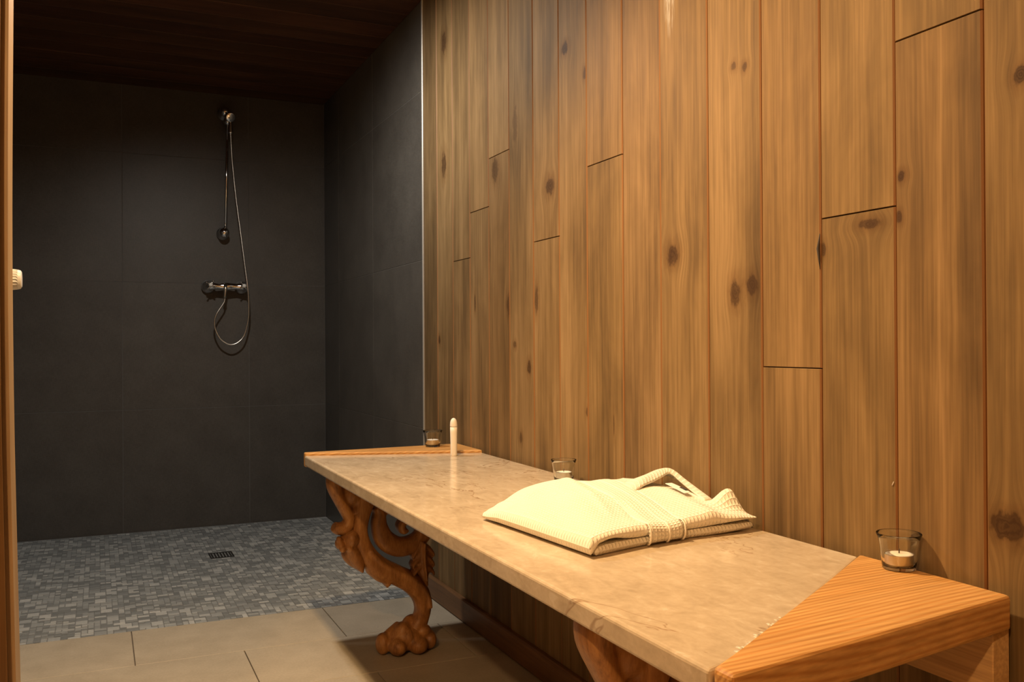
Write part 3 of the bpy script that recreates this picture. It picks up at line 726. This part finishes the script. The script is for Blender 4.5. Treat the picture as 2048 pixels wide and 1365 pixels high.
for x, y, z, rot, lb, lt in ((1.026, 0.951, ZW, 0.4, 'flared clear glass cup with a white tealight on the near pine wedge', 'white tealight candle inside the glass cup on the near pine wedge'),
                         (1.002, 1.924, ZB, 1.2, 'flared clear glass cup with a tealight on the stone behind the bathrobe', 'tealight candle inside the glass cup behind the bathrobe'),
                         (0.944, 2.690, 0.5605, 2.2, 'small clear glass cup with a tealight on the far pine wedge by the tiled shower', 'tealight candle inside the glass cup on the far pine wedge')):
    g = tag(obj('glass_cup', cup_me, M['glass'], None, (x, y, z)), lb, 'candle holder', 'glass tealight holders on the bench')
    t = thing('tealight', lt, 'candle', (x, y, z), 'tealights in glass cups')
    obj('tin', tin_me, M['tin'], t, (x, y, z)); obj('wax', wax_me, M['wax'], t, (x, y, z)); obj('wick', wick_me, M['wick'], t, (x, y, z))

# white stick candle
cd = thing('stick_candle', 'white round-topped stick candle standing upright on the far end of the stone', 'candle', (0.941, 2.497, ZB))
obj('candle_body', lathe('candle_body', [(0, 0), (0.0092, 0), (0.0098, 0.002), (0.0096, 0.03), (0.0104, 0.070), (0.0104, 0.0845), (0, 0.0845)], 28), M['wax'], cd, (0.941, 2.497, ZB))
obj('candle_tip', lathe('candle_tip', [(0, 0.0845), (0.0106, 0.0845), (0.0108, 0.088), (0.0100, 0.098), (0.0082, 0.1045), (0.0050, 0.1085), (0.002, 0.1100), (0, 0.1103)], 28), M['wax'], cd, (0.941, 2.497, ZB))

# ------------------------------------------------------------------ shower
YR = 4.600
sr = thing('shower_rail', 'slim vertical chrome shower rail with round ball mounts on the dark tiled wall', 'shower rail', (0.565, YB, 1.42))
bm = bmesh.new(); tube(bm, [(0.562, YR, 1.425), (0.574, YR, 1.985)], 0.0065, 12); obj('rail_bar', bmesh_mesh('rail_bar', bm, True), M['chrome'], sr)
for cx_, z in ((0.556, 1.424), (0.562, 2.010)):
    bm = bmesh.new(); ball(bm, (cx_, YR, z), 0.0255, 24); obj('ball_mount', bmesh_mesh('ball_mount', bm, True), M['chrome'], sr)
    obj('wall_flange', lathe('wall_flange', [(0, 0), (0.013, 0), (0.013, 0.045), (0.030, 0.052), (0.030, YB - YR), (0, YB - YR)], 24, 'y'), M['chrome'], sr, (cx_, YR, z))
bm = bmesh.new(); tube(bm, [(0.573, YR + 0.01, 1.962), (0.575, YR - 0.035, 1.962)], 0.020, 16); ball(bm, (0.586, YR - 0.02, 1.968), 0.014, 14)
obj('slider', bmesh_mesh('slider', bm, True), M['chrome'], sr)
hs = thing('hand_shower', 'small dark chrome hand shower head at the top of the shower rail', 'shower head', (0.578, YR - 0.05, 1.93))
obj('handle', lathe('handle', [(0, -0.046), (0.0125, -0.046), (0.0130, -0.042), (0.0105, -0.015), (0.0090, 0.010), (0.0110, 0.028), (0, 0.028)], 20), M['chrome'], hs, (0.581, YR - 0.055, 1.940))
hd = lathe('head', [(0, 0.018), (0.010, 0.017), (0.019, 0.010), (0.0235, 0.0), (0.0240, -0.010), (0.0200, -0.013), (0, -0.012)], 28)
o = obj('head', hd, M['chrome'], hs, (0.578, YR - 0.066, 1.972)); o.rotation_euler = (math.radians(-62), math.radians(-18), 0)
hose = [(0.581, YR - 0.055, 1.897), (0.586, YR - 0.050, 1.80), (0.592, YR - 0.045, 1.731), (0.607, YR - 0.040, 1.586), (0.625, YR - 0.04, 1.441), (0.645, YR - 0.045, 1.271), (0.659, YR - 0.048, 1.150), (0.665, YR - 0.035, 1.070), (0.664, YR - 0.02, 1.003), (0.647, YR - 0.01, 0.930), (0.620, YR - 0.01, 0.895), (0.586, YR - 0.01, 0.882), (0.554, YR - 0.01, 0.894), (0.530, YR - 0.012, 0.918), (0.511, YR - 0.015, 0.960), (0.508, YR - 0.02, 1.000), (0.517, YR - 0.024, 1.030), (0.535, YR - 0.024, 1.060), (0.551, YR - 0.024, 1.086), (0.555, YR - 0.024, 1.1045)]
hp = catmull(hose, 16)
hr = [0.0036 if k % 2 else 0.0043 for k in range(len(hp))]
bm = bmesh.new(); tube(bm, hp, hr, 10)
tag(obj('shower_hose', bmesh_mesh('shower_hose', bm, True), M['hose']), 'thin ribbed metal shower hose hanging in a loop below the mixer tap', 'hose')
mx = thing('shower_mixer', 'chrome two-handle shower mixer tap on the dark back wall', 'tap', (0.566, YB, 1.165))
YX = YR - 0.005
obj('mixer_body', lathe('mixer_body', [(0, -0.092), (0.014, -0.092), (0.020, -0.078), (0.018, -0.06), (0.0145, -0.045), (0.0175, -0.02), (0.020, 0.0), (0.0175, 0.02), (0.0145, 0.045), (0.018, 0.06), (0.020, 0.078), (0.014, 0.092), (0, 0.092)], 24, 'x'), M['chrome'], mx, (0.566, YX, 1.164))
ro = lathe('rosette', [(0, 0), (0.015, 0), (0.016, 0.028), (0.026, 0.034), (0.032, 0.050), (0.033, YB - YX), (0, YB - YX)], 26, 'y')
for hx, hz in ((0.489, 1.168), (0.643, 1.166)):
    obj('rosette', ro, M['chrome'], mx, (hx - 0.002 if hx < 0.55 else hx, YX, hz - 0.004))
    bm = bmesh.new(); tube(bm, [(0, 0.0, 0), (0, -0.036, 0)], [0.013, 0.010], 14)
    for k in range(4):
        a = PI / 4 + k * PI / 2 + (0.2 if hx < 0.5 else -0.1)
        tube(bm, [(0, -0.030, 0), (0.021 * math.cos(a), -0.032, 0.021 * math.sin(a))], [0.0045, 0.0032], 8)
        ball(bm, (0.022 * math.cos(a), -0.032, 0.022 * math.sin(a)), 0.0045, 8)
    h = obj('cross_handle', bmesh_mesh('cross_handle', bm, True), M['chrome'], mx, (hx, YX, hz))
    obj('porcelain_cap', lathe('porcelain_cap', [(0, -0.008), (0.006, -0.007), (0.0095, -0.003), (0.0095, 0), (0, 0)], 18, 'y'), M['porc'], h, (hx, YX - 0.036, hz))
bm = bmesh.new(); tube(bm, [(0.558, YX - 0.018, 1.172), (0.558, YX - 0.022, 1.150), (0.556, YX - 0.02, 1.125), (0.555, YX - 0.019, 1.106)], [0.008, 0.009, 0.007, 0.0085], 12)
obj('hose_outlet', bmesh_mesh('hose_outlet', bm, True), M['brass'], mx)

# floor drain
dr = thing('floor_drain', 'dark square metal floor drain set in the grey mosaic', 'drain', ((DR[0] + DR[1]) / 2, (DR[2] + DR[3]) / 2, 0))
dw, dh = DR[1] - DR[0], DR[3] - DR[2]
obj('drain_tray', box_mesh('drain_tray', (DR[0], DR[2], -0.0055), (DR[1], DR[3], -0.0035)), M['slot'], dr)
fr = obj('drain_frame', box_mesh('drain_frame', (DR[0], DR[2], -0.004), (DR[0] + 0.006, DR[3], 0.0006)), M['drain'], dr)
obj('drain_frame', box_mesh('drain_frame', (DR[1] - 0.006, DR[2], -0.004), (DR[1], DR[3], 0.0006)), M['drain'], dr)
obj('drain_frame', box_mesh('drain_frame', (DR[0] + 0.006, DR[2], -0.004), (DR[1] - 0.006, DR[2] + 0.006, 0.0006)), M['drain'], dr)
obj('drain_frame', box_mesh('drain_frame', (DR[0] + 0.006, DR[3] - 0.006, -0.004), (DR[1] - 0.006, DR[3], 0.0006)), M['drain'], dr)
bar = box_mesh('grate_bar', (-0.003, -(dh / 2 - 0.006), -0.004), (0.003, dh / 2 - 0.006, 0.0004))
for k in range(7): obj('grate_bar', bar, M['drain'], dr, (DR[0] + 0.012 + k * (dw - 0.024) / 6, (DR[2] + DR[3]) / 2, 0))

# radiator valve head showing past the partition
tv = thing('radiator_valve', 'ribbed white radiator thermostat knob sticking out past the left wooden partition', 'valve', (XL, 2.2, 1.020))
seg = 44; vs = []; fs = []
prof = [(-0.100, 0.018, 0), (-0.098, 0.0235, 0), (-0.052, 0.0252, 1), (-0.046, 0.0255, 1), (-0.010, 0.0215, 1), (-0.007, 0.0210, 0), (-0.002, 0.0195, 0), (0.0, 0.0160, 0)]
for h, r, rib in prof:
    for k in range(seg):
        rr = r - (0.0018 if (rib and k % 2) else 0); vs.append((h, rr * math.cos(2 * PI * k / seg), rr * math.sin(2 * PI * k / seg)))
for i in range(len(prof) - 1):
    for k in range(seg): fs.append((i * seg + k, i * seg + (k + 1) % seg, (i + 1) * seg + (k + 1) % seg, (i + 1) * seg + k))
fs += [tuple(range(seg))[::-1], tuple(range((len(prof) - 1) * seg, len(prof) * seg))]
obj('valve_knob', mesh('valve_knob', vs, fs), M['plastic'], tv, (-0.1475, 2.2, 1.020))
# dark vent slots between the ribs
for k in range(6):
    a = math.radians(196 + (k - 2.5) * 15)
    ca, sa = math.cos(a), math.sin(a)
    bm = bmesh.new(); tube(bm, [(-0.040, 0.0245 * ca, 0.0245 * sa), (-0.0165, 0.0222 * ca, 0.0222 * sa)], 0.0010, 6)
    obj('vent_slot', bmesh_mesh('vent_slot', bm, True), M['slot'], tv, (-0.1475, 2.2, 1.020))
obj('valve_pipe', tube_mesh('valve_pipe', [(XL + 0.0005, 2.2, 1.02), (-0.245, 2.2, 1.02)], [0.011, 0.013], 16), M['brass'], tv)
